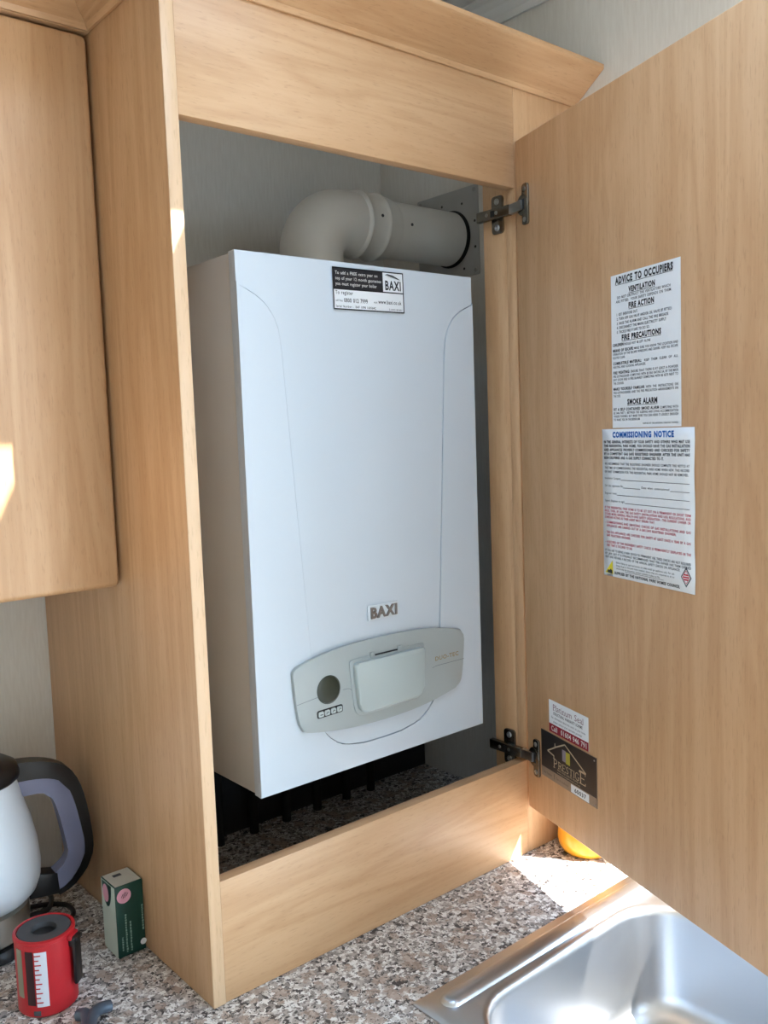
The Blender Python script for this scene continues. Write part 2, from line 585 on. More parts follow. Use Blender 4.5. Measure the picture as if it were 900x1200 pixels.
w.box(W3[0], W3[1], YF - T, W3[2], ZC, ZC + .02)
w.box(W3[0], W3[1], W3[3], YB + T, ZC, ZC + .02)
struct('ceiling', w, CEIL)
# cove moulding along the top of the right-hand wall
cv = MB()
prof = [(XR - .001, ZC - .036), (XR - .006, ZC - .036), (XR - .010, ZC - .026), (XR - .012, ZC - .024), (XR - .020, ZC - .014),
        (XR - .030, ZC - .008), (XR - .032, ZC - .006), (XR - .046, ZC - .004), (XR - .046, ZC - .0005), (XR - .001, ZC - .0005)]
cv.loft([[(x, yy, z) for x, z in prof] for yy in (YF + .01, YB - .01)], True, True, True)
struct('trim_1', cv, TRIM)
# window frames (open casements)
f = .05


def wframe(name, o, u, v, wd, ht, dep):
    Mx = frame(o, u, v)
    b = MB()
    b.box(0, wd, 0, f, 0, dep, .004, Mx); b.box(0, wd, ht - f, ht, 0, dep, .004, Mx)
    b.box(0, f, f, ht - f, 0, dep, .004, Mx); b.box(wd - f, wd, f, ht - f, 0, dep, .004, Mx)
    return struct(name, b, TRIM)


wframe('window_1', (XR + .10, W1[1] + f, W1[2] - f), (0, -1, 0), (0, 0, 1), W1[1] - W1[0] + 2 * f, W1[3] - W1[2] + 2 * f, .015)
wframe('added_window', (XR + .10, W4[1] + f, W4[2] - f), (0, -1, 0), (0, 0, 1), W4[1] - W4[0] + 2 * f, W4[3] - W4[2] + 2 * f, .015)
wframe('window_2', (W2[0], YF - .10, W2[2]), (1, 0, 0), (0, 0, 1), W2[1] - W2[0], W2[3] - W2[2], .05)
wframe('window_3', (W3[0] - f, W3[2] - f, ZC + .021), (1, 0, 0), (0, 1, 0), W3[1] - W3[0] + 2 * f, W3[3] - W3[2] + 2 * f, .02)

# ------------------------------------------------------------------ worktop (L-shaped, cut out for the sink)
SX0, SX1, SY1, SY0 = .172, .672, -.168, -1.03
wt = MB()
B0 = -.04
wt.box(-1.44, XR - .002, -.10, YB - .002, B0, 0)
wt.box(.135, SX0 + .012, SY0 - .5, -.10, B0, 0)
wt.box(SX1 - .012, XR - .002, SY0 - .5, -.10, B0, 0)
wt.box(SX0 + .012, SX1 - .012, SY1 - .012, -.10, B0, 0)
wt.box(SX0 + .012, SX1 - .012, SY0 - .5, SY0 + .012, B0, 0)
# the little diagonal fillet at the inner corner of the L
wt.prism([(.135, -.10), (.135, -.26), (-.05, -.10)], B0, 0)
bmesh.ops.remove_doubles(wt.bm, verts=wt.bm.verts, dist=1e-5)
tag(wt.build('worktop', GRANITE, smooth=0), 'speckled grey and beige granite-look worktop running under the cabinet and sink', 'worktop')

b = MB()  # base cabinet carcass, unseen under the worktop
b.box(-1.43, XR - .01, -.06, YB - .01, ZF + .002, B0 - .002)
struct('base_carcass_1', b, WZ)
b = MB()  # lower carcass under the sink leg, also unseen
b.box(.17, XR - .01, SY0 - .48, -.062, ZF + .002, ZF + .55)
struct('base_carcass_2', b, WZ)

# ------------------------------------------------------------------ sink
sk = thing('sink', (.42, -.6, 0), 'stainless steel inset sink bowl in the granite worktop below the open door', 'sink')


def rr3(x0, x1, y0, y1, r, z, n=8):
    return [(x, y, z) for x, y in rrect(x0, x1, y0, y1, r, n)]


bx0, bx1, by0, by1 = .198, .612, -.63, -.226
b = MB()
b.loft([rr3(SX0, SX1, SY0, SY1, .004, .0003),
        rr3(SX0, SX1, SY0, SY1, .004, .0022),
        rr3(SX0 + .002, SX1 - .002, SY0 + .002, SY1 - .002, .004, .0032),
        rr3(bx0 - .010, bx1 + .010, by0 - .010, by1 + .010, .085, .0030),
        rr3(bx0 - .005, bx1 + .005, by0 - .005, by1 + .005, .083, .0050),
        rr3(bx0, bx1, by0, by1, .080, .0046),
        rr3(bx0 + .004, bx1 - .004, by0 + .004, by1 - .004, .078, .001),
        rr3(bx0 + .006, bx1 - .006, by0 + .006, by1 - .006, .076, -.008),
        rr3(bx0 + .014, bx1 - .010, by0 + .014, by1 - .012, .074, -.125),
        rr3(bx0 + .019, bx1 - .015, by0 + .019, by1 - .017, .072, -.142),
        rr3(bx0 + .030, bx1 - .026, by0 + .030, by1 - .028, .066, -.153),
        rr3(bx0 + .050, bx1 - .046, by0 + .050, by1 - .048, .050, -.157),
        rr3(.365, .455, -.47, -.38, .044, -.160)], True, False, False)
b.build('bowl', STEEL, sk, smooth=60)
b = MB()
b.loft([[(x, y, z) for x, y in rrect(.198 + i, .652 - i, -.2135 + i, -.1830 - i, .0150 - i, 8)] for i, z in ((0, .0030), (.0015, .0062), (.004, .0085), (.008, .0095), (.0145, .0098))], True, False, True)
b.build('pressed_ridge', STEEL, sk, smooth=60)
b = MB(); b.lathe([(.044, -.1605), (.044, -.1585), (.036, -.1585), (.030, -.166), (.004, -.167)], (.41, -.425, 0), 28, cap0=False)
b.build('waste', SCREW, sk)

# ------------------------------------------------------------------ boiler cabinet
FW, ZT, ZR, PD = .595, 1.110, .163, .018      # opening width, top-rail underside, bottom-rail top, board thickness
TOPZ = 1.318
cab = thing('boiler_cabinet', (.3, .2, 0), 'tall beech cabinet with open door housing the white boiler on the worktop', 'cabinet')
MB().box(-.018, 0, 0, YB - .001, .0005, TOPZ, .0012).build('side_panel', WZ, cab)
MB().box(-.0178, -.0002, -.0012, -.0001, .0005, TOPZ, .0004).build('edge_band', WE, cab)
MB().box(.0004, FW - .0003, 0, .0195, ZT, TOPZ, .0008).build('top_rail', WX, cab)
MB().box(.0004, FW - .0003, 0, .0195, .0005, ZR, .0008).build('bottom_rail', WX, cab)
MB().box(FW, XR - .001, 0, .0205, .0005, TOPZ, .0008).build('stile', WZ, cab)
MB().box(FW + .0004, FW + .05, .0208, .071, .0005, TOPZ, .0008).build('hinge_post', WZ2, cab)

# cornice: one profile swept round three mitred lengths
CP = [(0, 1.2655), (.004, 1.2655), (.0065, 1.2685), (.0085, 1.2715), (.011, 1.2725), (.057, 1.3065), (.060, 1.3085), (.062, 1.3110), (.062, 1.3170), (.060, 1.3185), (0, 1.3185)]


def cornice(path_fn, name, m, parent):
    b = MB()
    b.loft([[path_fn(k, o_) + V((0, 0, z)) for o_, z in CP] for k in (0, 1)], True, True, True)
    return b.build(name, m, parent, smooth=30)


GY = .195            # front face of the neighbouring wall cabinet
cornice(lambda k, o_: V((XR - .001, -o_ - .0004, 0)) if k == 0 else V((-.0184 - o_, -o_ - .0004, 0)), 'cornice', WX, cab)
cornice(lambda k, o_: V((-.0184 - o_, -o_ - .0004, 0)) if k == 0 else V((-.0184 - o_, GY - o_ - .0004, 0)), 'cornice', WY, cab)

# door: hinge corner H, opened about 71 degrees from closed
H = V((.590, -.006, 0))
DD = V((-.3199, -.9475, 0)).normalized()
ND = DD.cross(V((0, 0, 1)))           # outward normal of the inner face (towards the camera)
DZ0, DZ1, DW, DT = .0855, 1.1808, .625, .018
DM = frame(H, DD, (0, 0, 1))          # local: x along the door, y up, z out of the inner face
MB().box(0, DW, DZ0, DZ1, -DT, 0, .0025, DM, 3).build('door', WZ2, cab)


def hinge(zc, cup_z):
    hg = bpy.data.objects.new('hinge', None); hg.empty_display_size = .02
    hg.location = V((FW, .03, zc)) - cab.location
    COL.objects.link(hg); hg.parent = cab
    # mounting plate on the post
    PM = frame((FW + .0004, .0365, zc), (0, -1, 0), (0, 0, 1))     # local x -> -y, y -> z, z -> -x
    b = MB()
    b.prism(rrect(-.0125, .0125, -.0305, .0305, .006, 4), 0, .0035, PM, .0008)
    b.build('mounting_plate', NICKEL, hg)
    for dz in (-.021, .021):
        b = MB()
        b.lathe([(.0052, 0), (.0052, .0012), (.0042, .0022), (.0025, .0022), (.0015, .0012)], Mx=PM @ Matrix.Translation((0, dz, .0034)), seg=14)
        b.build('screw', SCREW, hg)
    # arm: a folded channel, with a slot and screw heads
    b = MB()
    b.box(-.036, .036, -.0085, .0085, .0060, .0155, .0018, PM)
    b.box(-.020, .018, -.0065, .0065, .0034, .0062, .0008, PM)
    b.build('arm', NICKEL, hg)
    b = MB()
    b.prism(rrect(-.004, .0045, -.005, .005, .001, 3), .0154, .0157, PM)
    b.build('arm_slot', BLK, hg)
    for dx in (-.012, .009):
        b = MB(); b.lathe([(.003, .0150), (.003, .0163), (.0018, .0167)], Mx=PM @ Matrix.Translation((dx, 0, 0)), seg=12)
        b.build('screw', SCREW, hg)
    # curved link from the arm to the cup
    p0 = PM @ V((.033, 0, .0108))
    p2 = DM @ V((.0270, cup_z, .0044))
    p1 = p0 + V((.0005, -.012, 0))
    up_ = V((0, 0, .0075))
    b = MB()
    q = []
    for i in range(7):
        t = i / 6
        c = p0 * (1 - t) ** 2 + p1 * 2 * t * (1 - t) + p2 * t * t
        q.append(c)
    loops = []
    for i, c in enumerate(q):
        tg = (q[min(i + 1, 6)] - q[max(i - 1, 0)]).normalized()
        sd = tg.cross(V((0, 0, 1))).normalized() * .0038
        loops.append([c - sd - up_, c + sd - up_, c + sd + up_, c - sd + up_])
    b.loft(loops, True, True, True)
    b.build('link', SCREW, hg, smooth=40)
    # cup and its flange on the door
    b = MB()
    b.prism(rrect(.0240, .0415, cup_z - .0315, cup_z + .0315, .005, 4), 0.0002, .0036, DM, .0006)
    b.build('cup_flange', NICKEL, hg)
    b = MB()
    b.lathe([(.0165, .0002), (.0165, .0028), (.0155, .0040), (.0125, .0040), (.0115, .0042), (.002, .0042)], Mx=DM @ Matrix.Translation((.0255, cup_z, 0)), seg=28)
    b.build('cup', NICKEL, hg)
    b = MB(); b.box(.0150, .0330, cup_z - .0085, cup_z + .0085, .0040, .0046, .0002, DM); b.build('cup_slot', BLK, hg)
    for dz in (-.0235, .0235):
        b = MB(); b.lathe([(.0040, .0035), (.0040, .0044), (.0028, .0050), (.0015, .0042)], Mx=DM @ Matrix.Translation((.0325, cup_z + dz, 0)), seg=12)
        b.build('screw', SCREW, hg)


hinge(1.0750, 1.0755)
hinge(.1785, .1805)

# ------------------------------------------------------------------ neighbouring wall cabinet
wc = thing('wall_cabinet', (-.27, .35, .524), 'beech wall cabinet with rounded door edge left of the boiler cabinet', 'cabinet')
MB().box(-.52, -.0186, GY + .022, YB - .001, .530, TOPZ, .001).build('carcass', WZ, wc)
MB().box(-.515, -.0222, GY, GY + .0205, .5265, 1.2610, .0075, seg=4).build('door', WZ, wc)
MB().box(-.52, -.0186, GY + .0005, GY + .0215, 1.2650, TOPZ, .0005).build('top_filler', WX, wc)
cornice(lambda k, o_: V((-.0186 - o_, GY - o_ - .0, 0)) if k == 0 else V((-.52, GY - o_, 0)), 'cornice', WX, wc)

# ------------------------------------------------------------------ boiler
BX0, BX1, BY, BZ0, BZ1 = .108, .558, .0649, .2211, .9762
BC = (BX0 + BX1) / 2
bo = thing('boiler', (BC, .24, BZ0), 'white wall-hung gas boiler with grey control panel inside the beech cabinet', 'boiler')
MB().box(BX0 + .0015, BX1 - .0015, BY + .0185, .408, BZ0 + .001, BZ1 - .0015, .003).build('casing', BOILS, bo)
FMx = frame((0, BY, 0), (1, 0, 0), (0, 0, 1))      # local: x right, y up, z towards the viewer
MB().box(BX0, BX1, BY + .0075, BY + .0175, BZ0, BZ1, .0006, seg=1).build('front_cover', BOIL, bo)


def bez(p0, p1, p2, p3, n=8):
    o_ = []
    for i in range(n + 1):
        t = i / n
        o_.append(tuple((1 - t) ** 3 * a + 3 * (1 - t) ** 2 * t * b_ + 3 * (1 - t) * t * t * c + t ** 3 * d for a, b_, c, d in zip(p0, p1, p2, p3)))
    return o_


# raised border of the cover: the centre is sunk, full width at the top and drawn in to a U below the panel
right = [(BX1, BZ1), (BX1, .934)]
right += bez((BX1 - .0012, .930), (.520, .918), (.4965, .900), (.4925, .862))
right += bez((.4905, .842), (.482, .70), (.470, .52), (.4627, .40))[0:]
right += bez((.4590, .335), (.4560, .295), (.4350, .268), (.400, .2580), 8)
right += bez((.385, .2545), (.365, .2535), (.35, .2530), (BC, .2530), 4)[1:]
left = [(2 * BC - x, y) for x, y in reversed(right)][1:]
inner = right[1:] + left[:-1]
BI = .0000
outer_ = [(BX1 - BI, .934), (BX1 - BI, BZ0 + BI), (BX0 + BI, BZ0 + BI), (BX0 + BI, .934)]
bm_ = MB().prism(inner + list(reversed(outer_)), -.0076, 0.0, FMx, .0010, 2)
bm_.build('raised_border', BOIL, bo, smooth=12)
# sunk centre, set off from the border by a narrow shadow gap
gap = .0013
ctr = []
for i, (x, y) in enumerate(inner):
    x0, y0 = inner[max(i - 1, 0)]; x1, y1 = inner[min(i + 1, len(inner) - 1)]
    tx, ty = x1 - x0, y1 - y0
    q = math.hypot(tx, ty) or 1
    ctr.append((x + ty / q * gap, y - tx / q * gap))
ctr[0] = (BX1, ctr[0][1] + gap); ctr[-1] = (BX0, ctr[-1][1] + gap)
MB().prism([(BX1, BZ1)] + ctr + [(BX0, BZ1)], -.0076, -.0016, FMx, .0005, 1).build('sunk_centre', BOIL, bo, smooth=12)

# control panel
cp = bez((.5030, .3965), (.44, .4125), (.39, .4140), (BC, .4140), 8) + bez((BC, .4140), (.276, .4140), (.226, .4125), (.1800, .3985), 8)[1:]
cp += bez((.1720, .3960), (.1655, .392), (.1655, .388), (.1660, .382), 4) + bez((.1685, .350), (.170, .335), (.172, .322), (.1740, .312), 4)
cp += bez((.1755, .304), (.180, .300), (.186, .298), (.192, .2968), 3)[1:]
cp += bez((.192, .2968), (.235, .2875), (.285, .2840), (BC, .2840), 8)[1:] + bez((BC, .2840), (.385, .2840), (.43, .2875), (.480, .2990), 8)[1:]
cp += bez((.488, .3010), (.497, .304), (.502, .309), (.5035, .316), 4) + bez((.506, .335), (.509, .36), (.511, .38), (.5110, .386), 4)
cpo = MB().prism(cp, .0004, .0065, FMx, .0018, 2).build('control_panel', PANEL, bo)
CL = .0066
P_ = Print(FMx, CL + .0001)
P_.line((.170, .3425), (.207, .3462), .0008)
P_.build('panel_seam', GROOVE, cpo)
P_ = Print(FMx, CL + .0001)
P_.line((.253, .3475), (.262, .3475), .0008)
pts = bez((.262, .3475), (.272, .347), (.274, .335), (.279, .318), 6)
for a, c in zip(pts, pts[1:]): P_.line(a, c, .0008)
P_.build('panel_seam', GROOVE, cpo)
P_ = Print(FMx, CL + .0001)
P_.line((.436, .3440), (.443, .3460), .0008); P_.line((.443, .3460), (.5085, .3460), .0009)
P_.build('panel_seam', GROOVE, cpo)
DM_ = FMx @ Matrix.Translation((.2270, .3535, 0))
b = MB(); b.lathe([(.0212, CL - .001), (.0212, CL + .0006), (.0200, CL + .0010)], Mx=DM_, seg=36, cap1=False)
b.lathe([(.0198, CL + .0004), (.0150, CL + .0016), (.0080, CL + .0022), (.001, CL + .0024)], Mx=DM_, seg=36, cap0=False)
b.build('display', LCD, cpo, smooth=60)
BMx = FMx @ Matrix.Translation((.2278, .3205, 0)) @ Matrix.Rotation(math.radians(1.5), 4, 'Z')
MB().prism(rrect(-.0235, .0235, -.0058, .0058, .003, 4), CL - .0005, CL + .0007, BMx, .0003).build('button_strip', BLK, cpo)
for i in range(4):
    cx = -.0168 + i * .0112
    MB().prism(rrect(cx - .0046, cx + .0046, -.0041, .0041, .0022, 4), CL + .0004, CL + .0022, BMx, .0006).build('button', PANELL, cpo)
pr = Print(BMx, CL + .0024)
for i in range(4):
    cx = -.0168 + i * .0112
    if i == 0:
        pr.rect(cx - .0024, cx + .0024, -.0010, .0002)
    else:
        pr.line((cx - .0022, -.0016), (cx, .0014), .0009); pr.line((cx, .0014), (cx + .0022, -.0002), .0009)
pr.build('button_symbols', INK, cpo)
# flap in the middle
fl_o = [(.2700, .3880), (.4160, .3880)]
fo = bez((.2660, .3820), (.2660, .3870), (.268, .3895), (.2740, .3895), 4) + bez((.4120, .3895), (.418, .3895), (.420, .387), (.4200, .3820), 4) \
    + bez((.4140, .3200), (.413, .309), (.408, .302), (.398, .3010), 5) + bez((.288, .3010), (.278, .302), (.273, .309), (.2720, .3200), 5)
MB().prism(fo, CL - .001, CL + .0020, FMx, .0012).build('flap_surround', PANEL, cpo)
fi = bez((.2720, .3780), (.2720, .3825), (.274, .3845), (.2780, .3845), 4) + bez((.4090, .3845), (.413, .3845), (.415, .3825), (.4150, .3780), 4) \
    + bez((.4090, .3220), (.408, .313), (.403, .307), (.394, .3060), 5) + bez((.292, .3060), (.283, .307), (.278, .313), (.2770, .3220), 5)
fi = [(x, y) for x, y in fi]
MB().prism(fi, CL + .001, CL + .0105, FMx, .0040, 3).build('flap', PANELL, cpo)
for x0, x1 in ((.3065, .3140), (.3620, .3695)):
    MB().box(x0, x1, .3860, .3945, CL, CL + .0035, .0006, FMx).build('flap_catch', PANEL, cpo)
Print(FMx, CL + .0025).rect(.3150, .3610, .3880, .3905).build('flap_gap', INK, cpo)
pr = Print(FMx, CL + .0002)
pr.text('DUO-TEC', .4430, .4960, .3545, .0066, 0.02)
pr.build('lettering', mat('ink_gold', srgb(150, 128, 84), .45), cpo)
# raised badge
bd = MB().prism(rrect(.3115, .3725, .4405, .4640, .0015, 3), -.0005, .0010, FMx, .0004).build('badge', BADGE, bo)
vs, fs, a, c = text_geo('BAXI', .03)
k = .0165 / .70; kx = .0525 / (c - a)
b = MB()
nv = [b.bm.verts.new(FMx @ V((.3160 + (v.x - a) * kx, .4440 + v.y * k, .0012))) for v in vs]
gf = []
for f_ in fs:
    try: gf.append(b.bm.faces.new([nv[i] for i in f_]))
    except ValueError: pass
ex = bmesh.ops.extrude_face_region(b.bm, geom=gf)
bmesh.ops.translate(b.bm, vec=(0, -.0022, 0), verts=[g for g in ex['geom'] if isinstance(g, bmesh.types.BMVert)])
b.build('badge_letters', BADGEL, bd, smooth=0)
# registration sticker
LMx = FMx @ Matrix.Translation((.2690, .9070, 0)) @ Matrix.Rotation(math.radians(.6), 4, 'Z')
LW, LH = .1370, .0610
lb = MB().prism([(0, 0), (LW, 0), (LW, LH), (0, LH)], .0002, .0006, LMx).build('registration_label', PAPER, bo)
pr = Print(LMx, .0008)
t_ = .0018
pr.rect(0, LW, 0, t_); pr.rect(0, t_, 0, LH); pr.rect(LW - t_, LW, 0, LH); pr.rect(0, LW, LH - t_, LH)
pr.rect(0, .0955, .0300, LH); pr.rect(0, LW, .0290, .0308)
pr.text('BAXI', .1000, .1315, .0340, .0135, .03)
pr.poly([(.1000, .0560), (.1050, .0575), (.1150, .0562), (.1240, .0530), (.1310, .0498), (.1240, .0506), (.1150, .0528), (.1060, .0545)])
pr.text('To register', .0040, .0370, .0222, .0055, .008)
pr.text('call free', .0040, .0170, .0118, .0032)
pr.text('0800 012 7999', .0195, .0640, .0112, .0060, .012)
pr.text('visit', .0760, .0830, .0125, .0030)
pr.text('www.baxi.co.uk', .0850, .1315, .0125, .0058, .012)
pr.text('Serial Number :  BAF 1098 160584C', .0040, .0800, .0034, .0034, .006)
pr.text('5109218/001', .1060, .1320, .0030, .0030)
pr.build('black_print', INK, lb)
pr = Print(LMx, .0010)
for i, s in enumerate(('To add a FREE extra year on', 'top of your 12 month guarantee', 'you must register your boiler')):
    pr.text(s, .0050, (.0850, .0920, .0830)[i], .0508 - i * .0078, .0046, .004)
pr.build('white_print', INKW, lb)
pr = Print(LMx, .0009)
for i in range(3):
    pr.line((.1030 + i * .004, .0560 - i * .0008), (.1200 + i * .003, .0520 - i * .0010), .0006)
pr.build('swoosh_lines', PAPER, lb)

# ------------------------------------------------------------------ flue
fy, fz, fr_ = .303, 1.1005, .0515
fl = thing('flue', (.5, fy, .98), 'white flue elbow and pipe rising from the boiler top to the wall', 'flue pipe')
path = [V((.408, fy, BZ1 + .0005)), V((.408, fy, fz - .062))]
rb = .062
for i in range(1, 13):
    a = math.pi - math.pi / 2 * i / 12
    path.append(V((.408 + rb + rb * math.cos(a), fy, fz - rb + rb * math.sin(a))))
path.append(V((.500, fy, fz)))
MB().tube(path, .0555, 36, False).build('elbow', FLUE, fl, smooth=50)
AX = frame((0, fy, fz), (0, 1, 0), (0, 0, 1))    # z of the frame runs along +x


def ring(name, pr_, m=FLUE):
    b = MB(); b.lathe(pr_, Mx=AX, seg=44, cap0=False, cap1=False)
    return b.build(name, m, fl, smooth=50)


ring('socket', [(.0540, .496), (.0585, .499), (.0606, .5015), (.0606, .5035), (.0585, .506), (.0563, .509), (.0563, .537), (.0585, .5405), (.0606, .5425), (.0606, .5450), (.0585, .548), (.0568, .551), (.0560, .566), (.0532, .576), (.0517, .580)])
ring('pipe', [(fr_, .56), (fr_, XR - .006)])
ring('wall_seal', [(.0516, XR - .010), (.0530, XR - .009), (.0548, XR - .0045), (.0550, XR - .0034), (.0520, XR - .0034)], RUBBER)


def fscrew(x, ang, r_):
    a = math.radians(ang)
    n_ = V((0, -math.cos(a), math.sin(a)))
    Mx = frame(V((x, fy, fz)) + n_ * r_, (1, 0, 0), V((1, 0, 0)).cross(n_) * -1)
    b = MB(); b.lathe([(.0028, -.001), (.0028, .0008), (.0018, .0016)], Mx=Mx, seg=12)
    b.build('screw', DGREY, fl)


fscrew(.526, 8, .0566); fscrew(.600, 2, .0516)
pl = thing('flue_wall_plate', (XR, .312, 1.108), 'square grey metal plate screwed to the wall around the flue pipe', 'wall plate')
PMx = frame((XR - .0004, .312, 1.108), (0, -1, 0), (0, 0, 1))      # z towards -x (into the room)
MB().prism(rrect(-.0845, .0845, -.0845, .0845, .003, 3), 0, .0025, PMx, .0006).build('plate', PLATE, pl)
for sx in (-.0755, .0755):
    for sz in (-.0755, .0755):
        b = MB(); b.lathe([(.0045, .0024), (.0045, .0036), (.0030, .0046), (.0012, .0036)], Mx=PMx @ Matrix.Translation((sx, sz, 0)), seg=14)
        b.build('screw', SCREW, pl)
for ang in (20, 62, 108, 160, 205, 250, 300, 340):
    a = math.radians(ang)
    b = MB(); b.prism(circle(0, 0, .0026, 12), .0024, .0028, PMx @ Matrix.Translation((.009 + .071 * math.cos(a), -.0075 + .071 * math.sin(a), 0)))
    b.build('hole', BLK, pl)

# lagged pipes, and a dark board added for the shade under the boiler
bk = MB().box(.002, XR - .004, .425, .437, .002, .42, .001).build('shade_board', mat('shade_dark', srgb(34, 34, 38), .7, var=.1))
tag(bk, 'dark board added for the shadow behind the pipes beneath the boiler', 'board')
LAG = mat('pipe_lagging', srgb(14, 14, 16), .8, var=.1, vscale=80, bump=.3)
ords = ('first', 'second', 'third', 'fourth', 'fifth', 'sixth')
for i, x in enumerate((.2240, .2958, .3675, .4396, .5114, .5740)):
    b = MB(); b.tube([(x, .402, .001), (x, .402, .08), (x, .402, .16), (x, .402, BZ0 - .0005)], .0085, 14)
    o = b.build('lagged_pipe', LAG)
    tag(o, '%s black lagged pipe from the left, in shadow under the boiler' % ords[i], 'pipe', 'lagged pipes under the boiler')


# ------------------------------------------------------------------ notices on the inside of the door
def notice_frame(a0, z0, lift):
    return DM @ Matrix.Translation((a0, z0, lift))


NM = notice_frame(.2495, .7215, .0003)
NW, NH = .1400, .2052
p = DM @ V((.32, .82, 0))
ad = thing('safety_notice', p, 'plain black-on-white notice headed ADVICE TO OCCUPIERS, upper sheet on the open door', 'notice')
MB().prism([(0, 0), (NW, 0), (NW, NH), (0, NH)], 0, .0003, NM).build('paper', PAPER, ad)
pr = Print(NM, .0006)
X = lambda u: u * NW
Y = lambda v_: NH * (1 - v_)


def head(s, u0, u1, v_, cap, bold=.05):
    pr.text(s, X(u0), X(u1), Y(v_), NH * cap, bold)
    pr.rect(X(u0), X(u1), Y(v_ + .0090), Y(v_ + .0060))


head('ADVICE TO OCCUPIERS', .070, .905, .060, .043)
head('VENTILATION', .275, .660, .128, .033)
head('FIRE ACTION', .275, .645, .230, .033)
head('FIRE PRECAUTIONS', .165, .740, .428, .033)
head('SMOKE ALARM', .240, .680, .848, .033)
for s, u0, u1, v_ in (('DO NOT OBSTRUCT THE VENTILATORS WHICH', .10, .87, .158), ('ARE FITTED.  YOUR SAFETY DEPENDS ON THEM.', .08, .885, .184),
                      ('1. GET EVERYONE OUT.', .09, .41, .268), ('2. TURN OFF GAS VALVE AND/OR OIL VALVE (IF FITTED)', .09, .885, .296),
                      ('3. RAISE THE ALARM AND CALL THE FIRE BRIGADE', .09, .84, .325), ('4. DISCONNECT THE MAINS ELECTRICITY SUPPLY', .09, .81, .353),
                      ('5. TACKLE FIRE IF SAFE TO DO SO.', .09, .58, .381)):
    pr.text(s, X(u0), X(u1), Y(v_), NH * .0168, .012)
for s, u0, u1, v_ in (('CHILDREN', .025, .19, .463), ('MEANS OF ESCAPE:', .025, .34, .500), ('COMBUSTIBLE MATERIAL:', .025, .46, .584), ('FIRE FIGHTING:', .025, .28, .645),
                      ('MAKE YOURSELF FAMILIAR', .025, .50, .752), ('FIT A SELF CONTAINED SMOKE ALARM', .025, .70, .887)):
    pr.text(s, X(u0), X(u1), Y(v_), NH * .0178, .035)
pr.text('SUPPLIED BY THE NATIONAL CARAVAN COUNCIL', X(.47), X(.965), Y(.980), NH * .010, .01)
pr.build('black_print', INK, ad)
pr = Print(NM, .0006)
for s, u0, u1, v_ in (('SHOULD NOT BE LEFT ALONE', .20, .59, .463),
                      ('MAKE SURE YOU KNOW THE LOCATION AND', .355, .965, .500), ('OPERATION OF THE ESCAPE WINDOWS AND DOORS. KEEP ALL ESCAPE', .025, .965, .522), ('ROUTES CLEAR.', .025, .215, .545),
                      ('KEEP  THEM  CLEAR  OF  ALL', .50, .965, .584), ('HEATING AND COOKING APPLIANCES.', .025, .52, .606),
                      ('ENSURE THAT THERE IS AT LEAST A POWDER', .30, .965, .645), ('FIRE EXTINGUISHER COMPLYING WITH BS EN3 RATING 5A, BY THE MAIN', .025, .965, .668), ('EXIT DOOR AND A FIRE BLANKET COMPLYING WITH BS 6575 NEXT TO', .025, .965, .690), ('THE COOKER.', .025, .19, .713),
                      ('WITH  THE  INSTRUCTIONS  ON', .52, .965, .752), ('FIRE EXTINGUISHERS AND THE FIRE PRECAUTION ARRANGEMENTS ON', .025, .965, .775), ('THE SITE.', .025, .135, .797),
                      ('COMPLYING WITH', .715, .965, .887), ('BS 5446 PART 1, BETWEEN THE SLEEPING AND LIVING ACCOMMODATION', .025, .965, .909), ('WHERE POSSIBLE, BUT MAKE SURE YOU CAN HEAR IT LOUDLY ENOUGH', .025, .965, .931), ('TO WAKE YOU IN THE BEDROOM.', .025, .43, .953)):
    pr.text(s, X(u0), X(u1), Y(v_), NH * .0150, .014)
pr.build('grey_print', INKG, ad)

NM = notice_frame(.2258, .5142, .0003)
NW, NH = .1876, .2060
cn = thing('commissioning_notice', DM @ V((.32, .62, 0)), 'white notice with blue COMMISSIONING NOTICE heading and red lines, lower sheet on the door', 'notice')
# the sheet is slightly wavy down its sides
b = MB()
rows = []
for j in range(13):
    y = NH * j / 12
    wv = .0006 * math.sin(j * 1.3)
    rows.append([NM @ V((x + (wv if i in (0, 8) else 0), y, .0004 + .0004 * (1 + math.sin(j * 1.3 + (0 if i < 4 else 2)) * (1 if i in (0, 8) else 0)) / 2)) for i, x in enumerate([NW * k_ / 8 for k_ in range(9)])])
vv = [[b.bm.verts.new(p_) for p_ in r_] for r_ in rows]
for j in range(12):
    for i in range(8):
        b.bm.faces.new((vv[j][i], vv[j][i + 1], vv[j + 1][i + 1], vv[j + 1][i]))
cnp = b.build('paper', PAPER, cn)
md = cnp.modifiers.new('thickness', 'SOLIDIFY'); md.thickness = .0002; md.offset = -1
LT = .0013
pr = Print(NM, LT)
pr.text('COMMISSIONING NOTICE', X(.130), X(.805), Y(.056), NH * .036, .05)
pr.build('blue_heading', INKB, cn)
pr = Print(NM, LT)
for i, (s, u1) in enumerate((('IN THE GENERAL INTERESTS OF YOUR SAFETY AND OTHERS WHO MAY USE', .96), ('THIS RESIDENTIAL PARK HOME, YOU SHOULD HAVE THE GAS INSTALLATION', .96), ('AND APPLIANCES PROPERLY COMMISSIONED AND CHECKED FOR SAFETY', .96),
                             ('BY A COMPETENT GAS SAFE REGISTERED ENGINEER AFTER THE UNIT HAS', .96), ('BEEN DELIVERED AND A GAS SUPPLY CONNECTED TO IT.', .70))):
    pr.text(s, X(.025), X(u1), Y(.094 + i * .0265), NH * .0168, .03)
pr.text('SUPPLIED BY THE NATIONAL PARK HOMES COUNCIL', X(.135), X(.855), Y(.980), NH * .0182, .03)
